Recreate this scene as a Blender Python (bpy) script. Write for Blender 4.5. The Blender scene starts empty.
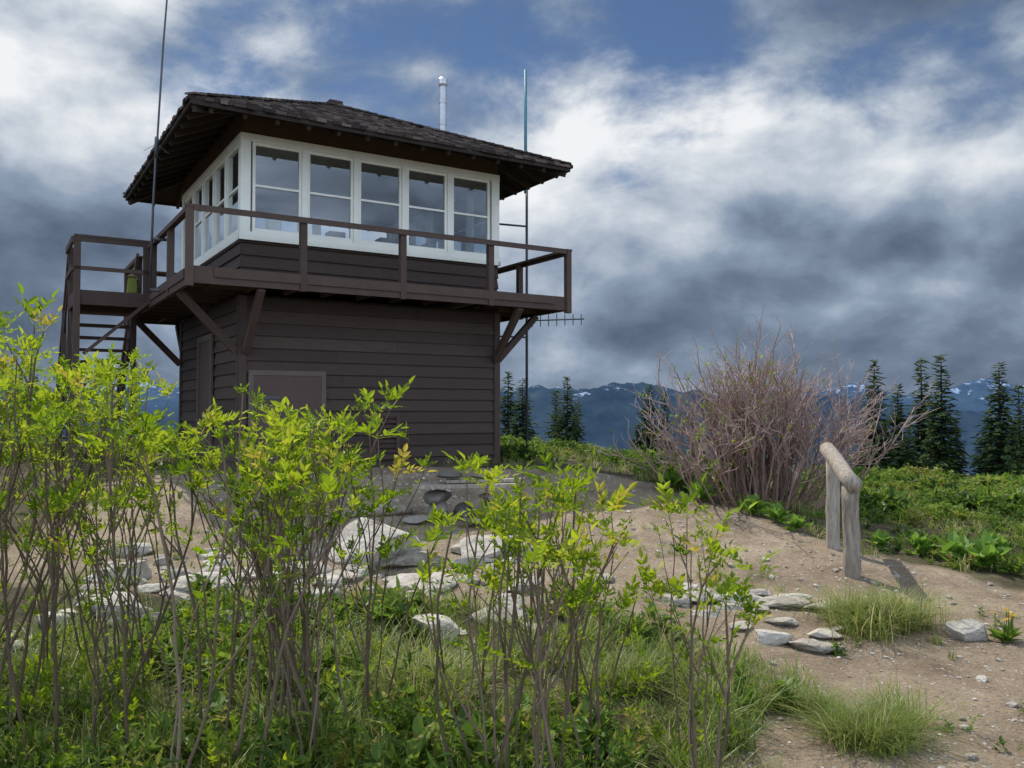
import bpy, bmesh, math, random
import numpy as np
from mathutils import Vector, noise as mn
rng=np.random.default_rng(7); random.seed(7)
scene=bpy.context.scene
# ---------------------------------------------------------------- mesh helpers
class MB:
    def __init__(s): s.V=[];s.F=[];s.T=[];s.n=0
    def add(s,V,F,t=0.5,mi=0):
        V=np.asarray(V,dtype=np.float64).reshape(-1,3)
        if not isinstance(F,list): F=[F]
        for f in F:
            f=np.asarray(f,dtype=np.int64)
            if f.size: s.F.append((f+s.n,mi))
        s.V.append(V); s.T.append(np.broadcast_to(np.asarray(t,dtype=np.float64),(len(V),)).copy()); s.n+=len(V)
    def box(s,x0,x1,y0,y1,z0,z1,t=None,mi=0):
        if t is None: t=rng.random()
        V=[(x0,y0,z0),(x1,y0,z0),(x1,y1,z0),(x0,y1,z0),(x0,y0,z1),(x1,y0,z1),(x1,y1,z1),(x0,y1,z1)]
        s.add(V,BOXF,t,mi)
    def beam(s,p0,p1,w,h,t=None,mi=0,up=(0,0,1)):
        p0=np.array(p0,float);p1=np.array(p1,float);d=p1-p0;d/=np.linalg.norm(d)
        up=np.array(up,float)
        if abs(d@up)>.99: up=np.array((0,1.,0))
        a=np.cross(d,up);a/=np.linalg.norm(a);b=np.cross(a,d)
        if t is None: t=rng.random()
        V=[]
        for p in(p0,p1):
            for i,j in((-1,-1),(1,-1),(1,1),(-1,1)): V.append(p+a*w/2*i+b*h/2*j)
        s.add(V,[[ [0,1,2,3],[7,6,5,4],[0,4,5,1],[1,5,6,2],[2,6,7,3],[3,7,4,0]]],t,mi)
    def tube(s,pts,rad,n=6,t=0.5,mi=0,cap=False):
        P=np.array(pts,float);m=len(P);rad=np.broadcast_to(np.array(rad,float),(m,))
        T=np.gradient(P,axis=0);T/=np.linalg.norm(T,axis=1)[:,None]+1e-9
        ref=np.array((1.,0,0)) if abs(T[0,0])<.8 else np.array((0,1.,0))
        A=np.cross(T,ref);A/=np.linalg.norm(A,axis=1)[:,None];B=np.cross(T,A)
        an=np.arange(n)*2*math.pi/n
        V=P[:,None]+rad[:,None,None]*(A[:,None]*np.cos(an)[None,:,None]+B[:,None]*np.sin(an)[None,:,None])
        i=np.arange(m-1)[:,None]*n;j=np.arange(n)[None];k=(j+1)%n
        F=np.stack([i+j,i+k,i+n+k,i+n+j],-1).reshape(-1,4)
        fl=[F]
        if cap: fl+= [np.arange(n)[None,::-1],(np.arange(n)+(m-1)*n)[None]]
        s.add(V.reshape(-1,3),fl,t,mi)
    def place(s,tp,R,S,T,t,mi=0):
        V,F,tt=tp;N=len(T);nv=len(V)
        W=np.einsum('nij,vj->nvi',R,V)*np.reshape(S,(-1,1,1))+T[:,None]
        off=(np.arange(N)*nv)[:,None,None]
        tint=np.clip(tt[None]+np.reshape(t,(-1,1)),0,1).reshape(-1)
        s.add(W.reshape(-1,3),[(np.asarray(f)[None]+off).reshape(-1,len(f[0])) for f in F],tint,mi)
    def obj(s,name,mats,parent=None,smooth=False,loc=None,link=True):
        me=bpy.data.meshes.new(name)
        V=np.concatenate(s.V);me.vertices.add(len(V));me.vertices.foreach_set('co',V.ravel())
        L=np.concatenate([f.ravel() for f,_ in s.F])
        tot=np.concatenate([np.full(len(f),f.shape[1]) for f,_ in s.F])
        mi=np.concatenate([np.full(len(f),m) for f,m in s.F])
        me.loops.add(len(L));me.loops.foreach_set('vertex_index',L.astype(np.int32))
        me.polygons.add(len(tot));st=np.concatenate([[0],np.cumsum(tot)[:-1]])
        me.polygons.foreach_set('loop_start',st.astype(np.int32))
        me.polygons.foreach_set('material_index',mi.astype(np.int32))
        me.polygons.foreach_set('use_smooth',np.full(len(tot),smooth))
        me.update(calc_edges=True)
        a=me.attributes.new('tint','FLOAT','POINT');a.data.foreach_set('value',np.concatenate(s.T).astype(np.float32))
        me.validate()
        for m in (mats if isinstance(mats,list) else [mats]): me.materials.append(m)
        o=bpy.data.objects.new(name,me);scene.collection.objects.link(o)
        if parent: o.parent=parent
        if loc: o.location=loc
        return o
BOXF=[[[0,3,2,1],[4,5,6,7],[0,1,5,4],[1,2,6,5],[2,3,7,6],[3,0,4,7]]]
def sm(t): t=np.clip(t,0,1);return t*t*(3-2*t)
_g=np.random.default_rng(3).random((256,256))
def vn(x,y):
    x=np.asarray(x,float);y=np.asarray(y,float)
    xi=np.floor(x).astype(int);yi=np.floor(y).astype(int);fx=sm(x-xi);fy=sm(y-yi)
    g=lambda a,b:_g[a&255,b&255]
    return (g(xi,yi)*(1-fx)+g(xi+1,yi)*fx)*(1-fy)+(g(xi,yi+1)*(1-fx)+g(xi+1,yi+1)*fx)*fy
def fbm(x,y,o=4):
    r=0;a=.5
    for i in range(o): r=r+a*vn(x*2**i+i*17.3,y*2**i+i*9.1);a*=.5
    return r
def gz(x,y):
    x=np.asarray(x,float);y=np.asarray(y,float)
    s=sm((y-4.5)/8);amp=.74-.64*sm(x/7.5)
    e=np.sqrt((x/15)**2+((y-7)/13.5)**2)-1
    d=np.maximum(e,0)*13.5;d=np.sqrt(d*d+1)-1
    d=np.minimum(d,1900+300*fbm(x/900,y/900,3))
    z=s*amp-.38*d+.10*(fbm(x*.7,y*.7,3)-.45)+.045*(fbm(x*3,y*3,3)-.45)
    return z+ np.clip(d/400,0,1)*160*(fbm(x/700,y/700,5)-.5)
UBX=[-30,1.2,2.0,2.7,3.3,4.3,6,9];UBY=[12.6,12.6,11.3,9.6,8.3,7.35,6.4,5.2]
def pathmask(x,y):
    n=(fbm(x*1.3,y*1.3,4)-.47)
    ub=np.interp(x,UBX,UBY)+n*1.2
    a=sm((ub-y)/.35+.5)
    lb=np.interp(y,[2,4.6,5.8,6.4,6.8,7.2,14],[1.0,1.15,1.1,.2,-3.0,-4.6,-5.2])+n*1.6
    b=sm((x-lb)/.3+.5)
    return a*b
def rotz(a):
    c,s_=np.cos(a),np.sin(a);R=np.zeros((len(a),3,3));R[:,0,0]=c;R[:,0,1]=-s_;R[:,1,0]=s_;R[:,1,1]=c;R[:,2,2]=1;return R
def rotx(a):
    c,s_=np.cos(a),np.sin(a);R=np.zeros((len(a),3,3));R[:,1,1]=c;R[:,1,2]=-s_;R[:,2,1]=s_;R[:,2,2]=c;R[:,0,0]=1;return R
def rr(n,tilt=.35): return rotz(rng.uniform(0,6.28,n))@rotx(rng.normal(0,tilt,n))@rotz(rng.uniform(0,6.28,n))
# ---------------------------------------------------------------- materials
def newmat(name):
    m=bpy.data.materials.new(name);m.use_nodes=True;nt=m.node_tree;nt.nodes.clear();return m,nt
def N(nt,t,ins=None,**kw):
    n=nt.nodes.new(t)
    for k,v in kw.items(): setattr(n,k,v)
    if ins:
        for k,v in ins.items():
            if hasattr(v,'is_output') : nt.links.new(v,n.inputs[k])
            else: n.inputs[k].default_value=v
    return n
def ramp(nt,fac,stops):
    r=N(nt,'ShaderNodeValToRGB',{'Fac':fac});e=r.color_ramp.elements
    while len(e)<len(stops): e.new(.5)
    for i,(p,c) in enumerate(stops): e[i].position=p;e[i].color=(*c,1)
    return r.outputs[0]
def surf(name,stops,rough=.8,nscale=8,ndetail=6,bump=.3,bscale=40,tw=.5,stretch=(1,1,1),metal=0,bdist=.01,spec=.3):
    m,nt=newmat(name)
    tc=N(nt,'ShaderNodeTexCoord').outputs['Object']
    mp=N(nt,'ShaderNodeMapping',{'Vector':tc,'Scale':stretch}).outputs[0]
    n1=N(nt,'ShaderNodeTexNoise',{'Vector':mp,'Scale':nscale,'Detail':ndetail,'Roughness':.65}).outputs[0]
    at=N(nt,'ShaderNodeAttribute',attribute_name='tint').outputs['Fac']
    mx=N(nt,'ShaderNodeMix',{'Factor':tw,'A':n1,'B':at},data_type='FLOAT').outputs[0]
    col=ramp(nt,mx,stops)
    n2=N(nt,'ShaderNodeTexNoise',{'Vector':mp,'Scale':bscale,'Detail':5}).outputs[0]
    bp=N(nt,'ShaderNodeBump',{'Strength':bump,'Distance':bdist,'Height':n2}).outputs[0]
    b=N(nt,'ShaderNodeBsdfPrincipled',{'Base Color':col,'Roughness':rough,'Metallic':metal,'Normal':bp,'Specular IOR Level':spec})
    o=N(nt,'ShaderNodeOutputMaterial',{'Surface':b.outputs[0]});return m
def leafmat(name,stops,tr=.45,rough=.5,sat=1.):
    m,nt=newmat(name)
    at=N(nt,'ShaderNodeAttribute',attribute_name='tint').outputs['Fac']
    col=ramp(nt,at,stops)
    b=N(nt,'ShaderNodeBsdfPrincipled',{'Base Color':col,'Roughness':rough,'Specular IOR Level':.3})
    hs=N(nt,'ShaderNodeHueSaturation',{'Color':col,'Value':1.6,'Hue':.487,'Saturation':sat})
    t=N(nt,'ShaderNodeBsdfTranslucent',{'Color':hs.outputs[0]})
    x=N(nt,'ShaderNodeMixShader',{0:tr,1:b.outputs[0],2:t.outputs[0]})
    N(nt,'ShaderNodeOutputMaterial',{'Surface':x.outputs[0]});return m
M_side=surf('brown_siding_paint',[(.25,(.042,.026,.020)),(.6,(.068,.045,.035)),(.85,(.105,.075,.060))],.7,5,8,.35,50,.35,(1,1,8))
M_trim=surf('brown_trim_paint',[(.2,(.052,.031,.024)),(.8,(.10,.063,.048))],.7,6,6,.3,60,.4)
M_dark=surf('dark_soffit_wood',[(.2,(.022,.016,.012)),(.8,(.055,.040,.032))],.85,6,6,.3,40,.5)
M_shake=surf('cedar_shake',[(.15,(.022,.017,.015)),(.5,(.065,.046,.038)),(.8,(.15,.11,.09))],.9,9,6,.6,60,.65)
M_white=surf('white_paint',[(.2,(.72,.70,.60)),(.8,(.86,.84,.76))],.5,6,6,.12,80,.3)
M_int=surf('interior_wood',[(.2,(.22,.16,.10)),(.8,(.42,.33,.23))],.6,5,4,.1,30,.5)
M_door=surf('brown_door_paint',[(.2,(.070,.043,.034)),(.8,(.105,.068,.055))],.6,4,6,.2,30,.3)
M_frame=surf('weathered_frame_paint',[(.2,(.085,.062,.052)),(.8,(.15,.12,.10))],.75,6,6,.3,40,.4)
M_metal=surf('galvanised_metal',[(.2,(.35,.35,.36)),(.8,(.6,.6,.62))],.4,8,5,.1,30,.3,metal=.8)
M_gmet=surf('grey_metal',[(.2,(.06,.06,.065)),(.8,(.12,.12,.13))],.5,8,5,.1,30,.3,metal=.4)
M_teal=surf('teal_antenna_fibreglass',[(.2,(.05,.16,.20)),(.8,(.09,.24,.28))],.4,8,5,.05,30,.3)
M_log=surf('weathered_log',[(.25,(.11,.085,.06)),(.48,(.29,.24,.19)),(.72,(.50,.45,.38))],.85,5,10,.8,20,.2,(7,7,1.2),bdist=.02)
M_bark=surf('shrub_bark',[(.2,(.085,.055,.035)),(.8,(.23,.165,.11))],.8,20,4,.3,80,.6)
M_twig=surf('grey_pink_twigs',[(.1,(.13,.08,.062)),(.5,(.28,.18,.145)),(.9,(.48,.36,.31))],.8,20,4,.2,80,.7)
M_trunk=surf('fir_bark',[(.2,(.04,.032,.027)),(.8,(.10,.085,.07))],.9,20,4,.5,50,.5)
M_rock=surf('pale_granite',[(.25,(.15,.125,.10)),(.5,(.36,.32,.265)),(.75,(.58,.53,.46))],.85,7,10,.9,22,.3,bdist=.03)
M_slab=surf('dark_slate',[(.2,(.09,.078,.068)),(.8,(.27,.235,.20))],.85,7,8,.6,22,.5,bdist=.03)
M_leaf=leafmat('young_ash_leaf',[(0,(.055,.105,.008)),(.45,(.135,.215,.014)),(.8,(.25,.32,.028)),(1,(.33,.28,.05))],.54,.5,1.04)
M_grass=leafmat('grass_blade',[(0,(.05,.09,.015)),(.5,(.13,.19,.03)),(.8,(.26,.28,.08)),(1,(.42,.36,.18))],.4)
M_weed=leafmat('meadow_leaf',[(0,(.025,.055,.012)),(.5,(.075,.145,.018)),(.8,(.15,.23,.03)),(1,(.24,.22,.05))],.42)
M_hel=leafmat('hellebore_leaf',[(0,(.07,.15,.02)),(1,(.17,.30,.04))],.45)
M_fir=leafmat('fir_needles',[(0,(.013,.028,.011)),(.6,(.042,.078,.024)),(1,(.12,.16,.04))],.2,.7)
M_yel=leafmat('yellow_petal',[(0,(.6,.42,.02)),(1,(.7,.5,.03))],.3)
# glass
M_glass,nt=newmat('window_glass')
lw=N(nt,'ShaderNodeFresnel',{'IOR':1.6}).outputs[0]
f2=N(nt,'ShaderNodeMath',{0:lw,1:2.3},operation='MULTIPLY',use_clamp=True).outputs[0]
tp=N(nt,'ShaderNodeBsdfTransparent',{'Color':(.86,.90,.92,1)}).outputs[0]
gl=N(nt,'ShaderNodeBsdfGlossy',{'Color':(.9,.93,.97,1),'Roughness':.02}).outputs[0]
N(nt,'ShaderNodeOutputMaterial',{'Surface':N(nt,'ShaderNodeMixShader',{0:f2,1:tp,2:gl}).outputs[0]})
# ground
M_ground,nt=newmat('ground_soil')
tc=N(nt,'ShaderNodeTexCoord').outputs['Object']
pm=N(nt,'ShaderNodeAttribute',attribute_name='tint').outputs['Fac']
n1=N(nt,'ShaderNodeTexNoise',{'Vector':tc,'Scale':1.6,'Detail':12,'Roughness':.68}).outputs[0]
n2=N(nt,'ShaderNodeTexNoise',{'Vector':tc,'Scale':45,'Detail':7,'Roughness':.75}).outputs[0]
nm=N(nt,'ShaderNodeMix',{'Factor':.42,'A':n1,'B':n2},data_type='FLOAT').outputs[0]
dirt=ramp(nt,nm,[(.35,(.12,.086,.056)),(.46,(.24,.178,.120)),(.56,(.35,.27,.185)),(.66,(.50,.41,.30))])
soil=ramp(nt,nm,[(.38,(.035,.035,.016)),(.52,(.085,.07,.04)),(.64,(.17,.15,.08))])
def pebbles(scale,w0):
    vo=N(nt,'ShaderNodeTexVoronoi',{'Vector':tc,'Scale':scale},feature='F1')
    sel=ramp(nt,N(nt,'ShaderNodeSeparateColor',{0:vo.outputs['Color']}).outputs[0],[(.62,(0,0,0)),(.66,(1,1,1))])
    p=ramp(nt,vo.outputs['Distance'],[(w0,(1,1,1)),(w0+.09,(0,0,0))])
    return N(nt,'ShaderNodeMath',{0:p,1:sel},operation='MULTIPLY').outputs[0],vo.outputs['Color']
p1,c1=pebbles(26,.26);p2,c2=pebbles(70,.30)
pb=N(nt,'ShaderNodeMath',{0:p1,1:p2},operation='MAXIMUM').outputs[0]
pcol=ramp(nt,N(nt,'ShaderNodeSeparateColor',{0:c1}).outputs[1],[(.1,(.16,.13,.11)),(.5,(.35,.31,.26)),(.9,(.56,.52,.46))])
pc=N(nt,'ShaderNodeMix',{'Factor':N(nt,'ShaderNodeMath',{0:pb,1:.8},operation='MULTIPLY').outputs[0],'A':dirt,'B':pcol},data_type='RGBA').outputs[2]
gc=N(nt,'ShaderNodeMix',{'Factor':pm,'A':soil,'B':pc},data_type='RGBA').outputs[2]
hh=N(nt,'ShaderNodeMath',{0:N(nt,'ShaderNodeMath',{0:n2,1:1.6},operation='MULTIPLY').outputs[0],1:pb},operation='ADD').outputs[0]
bp=N(nt,'ShaderNodeBump',{'Strength':1.,'Distance':.016,'Height':hh}).outputs[0]
N(nt,'ShaderNodeOutputMaterial',{'Surface':N(nt,'ShaderNodeBsdfPrincipled',{'Base Color':gc,'Roughness':.95,'Normal':bp,'Specular IOR Level':.15}).outputs[0]})
# mountains
M_mtn,nt=newmat('distant_mountain')
tc=N(nt,'ShaderNodeTexCoord').outputs['Object']
sz=N(nt,'ShaderNodeSeparateXYZ',{0:tc})
nn=N(nt,'ShaderNodeTexNoise',{'Vector':tc,'Scale':.0022,'Detail':9,'Roughness':.65}).outputs[0]
forest=ramp(nt,nn,[(.35,(.008,.017,.028)),(.6,(.025,.040,.050)),(.75,(.06,.075,.072))])
ht=N(nt,'ShaderNodeMapRange',{'Value':sz.outputs[2],'From Min':-160.,'From Max':300.}).outputs[0]
n3=N(nt,'ShaderNodeTexNoise',{'Vector':tc,'Scale':.0048,'Detail':8,'Roughness':.74}).outputs[0]
sn=N(nt,'ShaderNodeMath',{0:n3,1:N(nt,'ShaderNodeMath',{0:ht,1:.22},operation='MULTIPLY').outputs[0]},operation='ADD').outputs[0]
snf=ramp(nt,sn,[(.745,(0,0,0)),(.80,(1,1,1))])
mc=N(nt,'ShaderNodeMix',{'Factor':snf,'A':forest,'B':(.22,.27,.35,1)},data_type='RGBA').outputs[2]  # forest and snow tones carry the bluish haze in their colour
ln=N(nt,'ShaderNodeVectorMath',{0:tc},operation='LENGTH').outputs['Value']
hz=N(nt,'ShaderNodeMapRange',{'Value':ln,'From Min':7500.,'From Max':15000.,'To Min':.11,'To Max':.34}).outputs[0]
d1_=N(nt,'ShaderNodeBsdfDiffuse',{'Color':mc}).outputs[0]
em=N(nt,'ShaderNodeEmission',{'Color':(.15,.28,.58,1),'Strength':hz}).outputs[0]  # aerial haze painted on as a bluish glow, stronger with distance
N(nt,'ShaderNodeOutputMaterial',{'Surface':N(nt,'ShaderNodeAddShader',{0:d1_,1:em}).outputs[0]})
# ---------------------------------------------------------------- ground sheet
n=700;t=np.linspace(-1,1,n);k=9.3
gx=2.6*np.sinh(k*t);gy=2.6*np.sinh(k*t)+6
X,Y=np.meshgrid(gx,gy);Z=gz(X,Y)
i=np.arange(n-1)[:,None]*n+np.arange(n-1)[None]
F=np.stack([i,i+1,i+n+1,i+n],-1).reshape(-1,4)
g=MB();near=sm((40-np.hypot(X,Y))/15)
g.add(np.stack([X,Y,Z],-1).reshape(-1,3),F,(pathmask(X,Y)*near).ravel())
g.obj('ground',M_ground,smooth=True)
# mountains
na,nr=1500,110
A=np.radians(np.linspace(-80,80,na));Rr=np.linspace(4200,17000,nr)
AA,RR=np.meshgrid(A,Rr);X=RR*np.sin(AA);Y=RR*np.cos(AA)
Z=np.zeros_like(X)
for a in range(nr):
    for b in range(na):
        Z[a,b]=mn.ridged_multi_fractal(Vector((X[a,b]/3300+3.1,Y[a,b]/3300+7.7,.3)),.9,2.1,7,1.0,2.0)
Zn=(Z-Z.min())/(Z.max()-Z.min())
env=np.exp(-((RR-8200)/1500)**2)*(.93+.10*np.sin(AA*9+.4)+.05*np.sin(AA*21+1))+np.exp(-((RR-13500)/2300)**2)*(1.13+.07*np.sin(AA*7-1.2))
Z=-760+env*(680+ 620*(Zn-.36))
i=np.arange(nr-1)[:,None]*na+np.arange(na-1)[None]
F=np.stack([i,i+1,i+na+1,i+na],-1).reshape(-1,4)
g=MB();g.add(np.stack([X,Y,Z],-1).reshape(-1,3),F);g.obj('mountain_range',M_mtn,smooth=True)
# ---------------------------------------------------------------- lookout building
W=4.16;c=.855
TH=math.radians(31.7)
lo=bpy.data.objects.new('fire_lookout_tower',None);scene.collection.objects.link(lo)
lo.location=(-3.79,11.85,0);lo.rotation_euler=(0,0,TH)
Z0=.2;ZF=3.43;ZW0=4.04;ZW1=5.42;ZE=5.56;SL=.453;HR=W/2+c
def side(k):
    if k==0: return lambda a,o,z:(a,-o,z)
    if k==1: return lambda a,o,z:(W+o,a,z)
    if k==2: return lambda a,o,z:(W-a,W+o,z)
    return lambda a,o,z:(-o,W-a,z)
def sbox(m,k,a0,a1,o0,o1,z0,z1,t=None,mi=0):
    f=side(k);p=f(a0,o0,z0);q=f(a1,o1,z1)
    m.box(min(p[0],q[0]),max(p[0],q[0]),min(p[1],q[1]),max(p[1],q[1]),z0,z1,t,mi)
def sid(m,k,a0,a1,z0,z1,ex=.178,oo=0.):
    f=side(k);z=z0
    while z<z1-.01:
        zt=min(z+ex,z1);tt=rng.random()
        cuts=[a0,a0+(a1-a0)*rng.uniform(.3,.7),a1] if a1-a0>3 else [a0,a1]
        for a,b in zip(cuts[:-1],cuts[1:]):
            b2=b-.002;jz=rng.normal(0,.0015)
            V=[f(a,oo-.02,z),f(b2,oo-.02,z),f(b2,oo+.032+jz,z),f(a,oo+.032+jz,z),f(a,oo-.02,zt+.004),f(b2,oo-.02,zt+.004),f(b2,oo+.002,zt+.004),f(a,oo+.002,zt+.004)]
            m.add(V,BOXF,np.clip(tt+rng.normal(0,.12),0,1))
        z+=ex
m=MB()
m.box(.02,W-.02,.02,W-.02,Z0,3.2,.3)
for k in range(4):
    sid(m,k,.0,W,.34,3.22)
    sid(m,k,.0,W,ZF,ZW0-.05,.175)
m.obj('wall_siding',M_side,lo)
m=MB()
for k in range(4):
    sbox(m,k,-.035,.07,.018,.044,.3,3.2);sbox(m,k,W-.07,W+.014,.018,.044,.3,3.2)
    sbox(m,k,0,W,-.1,-.021,ZF,ZW0,.4)
    sbox(m,k,-.0,W,-.09,.012,5.52,5.90,.5)
m.obj('trim_board',M_trim,lo)
# windows
m=MB();gm=MB()
for k in range(4):
    sbox(m,k,-.05,W+.044,.0,.05,ZW0-.05,ZW0+.015)
    sbox(m,k,-.03,W+.027,-.08,.034,ZW0+.015,ZW0+.07)
    sbox(m,k,-.03,W+.027,-.08,.036,ZW1-.03,5.50)
    sbox(m,k,-.03,.11,-.09,.03,ZW0+.07,ZW1-.03);sbox(m,k,W-.11,W+.027,-.09,.029,ZW0+.07,ZW1-.03)
    cell=(W-.20)/5
    for j in range(6):
        a=.10+j*cell
        if 0<j<5: sbox(m,k,a-.04,a+.04,-.08,.03,ZW0+.07,ZW1-.03)
    for j in range(5):
        a0=.10+j*cell+.042;a1=a0+cell-.084;z0=ZW0+.07;z1=ZW1-.03;fw=.04
        sbox(m,k,a0,a0+fw,-.045,.008,z0,z1);sbox(m,k,a1-fw,a1,-.045,.008,z0,z1)
        sbox(m,k,a0+fw,a1-fw,-.045,.008,z0,z0+fw+.02);sbox(m,k,a0+fw,a1-fw,-.045,.008,z1-fw,z1)
        zm=(z0+z1)/2+.03
        sbox(m,k,a0+fw,a1-fw,-.04,.004,zm-.016,zm+.016)
        f=side(k)
        gm.add([f(a0+fw,-.02,z0+fw),f(a1-fw,-.02,z0+fw),f(a1-fw,-.02,z1-fw),f(a0+fw,-.02,z1-fw)],[[[0,1,2,3]]])
m.obj('window_frames',M_white,lo);gm.obj('window_panes',M_glass,lo)
# interior
m=MB()
m.box(.1,W-.1,.1,W-.1,3.40,3.45,.3);m.box(.1,W-.1,.1,W-.1,5.43,5.47,.8,1)
m.box(1.8,2.6,1.8,2.6,4.1,4.15,.6);
for dx in(0,.72):
    for dy in(0,.72): m.box(1.82+dx,1.88+dx,1.82+dy,1.88+dy,3.45,4.1,.4)
m.box(2.1,2.35,2.1,2.35,4.15,4.45,.1);m.tube([(2.22,2.22,4.45),(2.22,2.22,4.6)],[.16,.16],16,.2,0,True)
m.box(.15,1.0,3.0,3.9,3.45,3.95,.6)
m.box(3.2,3.9,.2,.75,3.45,4.2,.5);m.box(3.5,3.9,3.2,3.9,3.45,4.75,.1)
m.box(.4,1.1,.2,.6,3.45,4.12,.7);m.box(2.2,2.5,.25,.5,3.95,4.3,.1)
m.box(.45,.62,.25,.45,4.12,4.42,.9,1);m.box(1.35,1.6,.2,.4,4.0,4.3,.2);m.box(3.3,3.5,.25,.45,4.2,4.42,.9,1);m.box(2.7,2.95,.3,.5,3.9,4.25,.1)
m.tube([(1.0,3.4,3.45),(1.0,3.4,5.43)],.07,10,.1)
m.obj('interior_furniture',[M_int,M_white],lo)
# roof deck
m=MB();cx=W/2;za=ZE+SL*HR
for off in(0,-.035):
    V=[(cx-HR,cx-HR,ZE+off),(cx+HR,cx-HR,ZE+off),(cx+HR,cx+HR,ZE+off),(cx-HR,cx+HR,ZE+off),(cx,cx,za+off)]
    m.add(V,[np.array([[0,1,4],[1,2,4],[2,3,4],[3,0,4]])],.4)
for k in range(4):
    sbox(m,k,-c-.02,W+c+.0,c-.01,c+.02,ZE-.075,ZE+.012,.3)
for k in range(4):
    f=side(k)
    for a in np.arange(-.6,W+.65,.43):
        o1=c-.03
        o0=-.05 if 0<a<W else (-a if a<0 else a-W)
        if o1-o0<.1: continue
        p0=f(a,o0,ZE+SL*(c-o0)-.095);p1=f(a,o1,ZE+SL*(c-o1)-.095)
        m.beam(p0,p1,.05,.11)
for sx,sy in((0,0),(1,0),(1,1),(0,1)):
    p0=(W*sx,W*sy,ZE+SL*c-.11);dx=(2*sx-1)*(c-.03);dy=(2*sy-1)*(c-.03)
    m.beam(p0,(p0[0]+dx,p0[1]+dy,ZE-.09),.06,.14)
m.obj('roof_rafters',M_dark,lo)
# shakes
m=MB()
for k in range(4):
    f=side(k);s=-.05
    while s<HR-.02:
        half=HR-s;a=-half
        while a<half:
            w=rng.uniform(.07,.17);b=min(a+w,half);s0=s+rng.normal(0,.012);s1=min(s+.17,HR)
            h0=.042+rng.uniform(-.006,.018);h1=.012
            lim=HR-s1
            aa1=max(min(a,lim),-lim);ab1=max(min(b-.005,lim),-lim)
            P=lambda a_,s_,h_:f(cx+a_,c-s_,ZE+SL*s_+h_)
            V=[P(a,s0,.003),P(b-.005,s0,.003),P(ab1,s1,.003),P(aa1,s1,.003),P(a,s0,h0),P(b-.005,s0,h0),P(ab1,s1,h1),P(aa1,s1,h1)]
            m.add(V,BOXF,rng.random())
            a=b
        s+=.115
for sx,sy in((-1,-1),(1,-1),(1,1),(-1,1)):
    for i in range(26):
        t0=i/26;r0=HR*(1-t0)+.03;r1=HR*(1-t0-.055)
        p0=(cx+sx*r0,cx+sy*r0,ZE+SL*(HR-r0)+.062);p1=(cx+sx*r1,cx+sy*r1,ZE+SL*(HR-r1)+.045)
        m.beam(p0,p1,.13+rng.uniform(-.01,.02),.022)
m.box(cx-.12,cx+.12,cx-.12,cx+.12,za-.0,za+.09,.4)
m.obj('roof_shakes',M_shake,lo)
# catwalk
m=MB()
for k in range(4):
    f=side(k)
    for j in range(6):
        o=.03+j*.139
        sbox(m,k,-o-.13 ,W+o-.0,o,o+.131,3.395,3.43)
    sbox(m,k,-c-.02,W+c-.001,c-.05,c+.0,3.21,3.394,.5)
    sbox(m,k,-c+.3,W+c-.3,c+.001,c+.02,3.30,3.425,.6)
    for a in np.arange(-.5,W+.6,.55):
        sbox(m,k,a-.02,a+.02,(.03 if 0<a<W else .0),c-.051,3.24,3.393)
    for a in np.arange(-c,W+c-.2,(W+2*c)/4):
        sbox(m,k,a-.045+.0,a+.045,c+.021-.09,c+.021,3.2 if a>-c+.1 else 3.17,4.17)
    segs=[(-c,W-3.34),(W-2.24,W+c)] if k==3 else [(-c,W+c)]
    for a0,a1 in segs:
        sbox(m,k,a0-.05,a1-.051,c-.075,c+.03,4.171,4.205,.5)
        sbox(m,k,a0+.04,a1-.05,c+.0215,c+.045,4.125,4.17,.6)
for (x,y),dirs in {(0,0):[(-1,0),(0,-1)],(W,0):[(1,0),(0,-1)],(W,W):[(1,0),(0,1)],(0,W):[(-1,0),(0,1)]}.items():
    for dx,dy in dirs:
        ins=.06
        x0=x+(ins if x==0 else -ins)*(dx==0)+dx*.05;y0=y+(ins if y==0 else -ins)*(dy==0)+dy*.05
        m.beam((x0,y0,2.42),(x0+dx*.76,y0+dy*.76,3.2),.09,.10)
m.obj('catwalk',M_trim,lo)
# stairs + landing
m=MB();xa=-c-1.02;xb=-c-.03
for j in range(7): m.box(xa,xb,2.28+j*.146,2.28+j*.146+.138,3.39,3.425)
m.box(xa-.02,xb,2.24,2.28,3.2,3.4);m.box(xa-.04,xa,2.24,3.32,3.2,3.4);m.box(xa,xb,3.28,3.32,3.2,3.39)
for (x,y) in((xa,2.26),(xa,3.28),(xb-.02,2.26)):
    m.box(x-.045,x+.045,y-.045,y+.045,.4 if x<xb-.1 else 3.2,4.22)
m.box(xb-.1,xb-.02,3.2,3.28,.4,3.2)
m.box(xa-.05,xb+.05,2.21,2.24,4.15,4.22);m.box(xa-.05,xb+.05,2.205,2.30,4.221,4.255)
m.box(xa-.05,xb+.05,2.215,2.24,3.72,3.78)
m.box(xa-.085,xa-.046,2.2,3.35,4.12,4.22);m.box(xa-.08,xa-.05,2.2,3.3,3.7,3.78)
ns=14;ye=3.32+2.75
for x in(xa,xb-.06):
    m.beam((x+.02,3.3,3.33),(x+.02,ye,.66),.045,.24)
for j in range(1,ns):
    y=3.32+(ye-3.32)*j/ns;z=3.4-(3.4-.7)*j/ns
    m.box(xa+.045,xb-.085,y-.13,y+.13,z-.02,z+.02)
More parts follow.
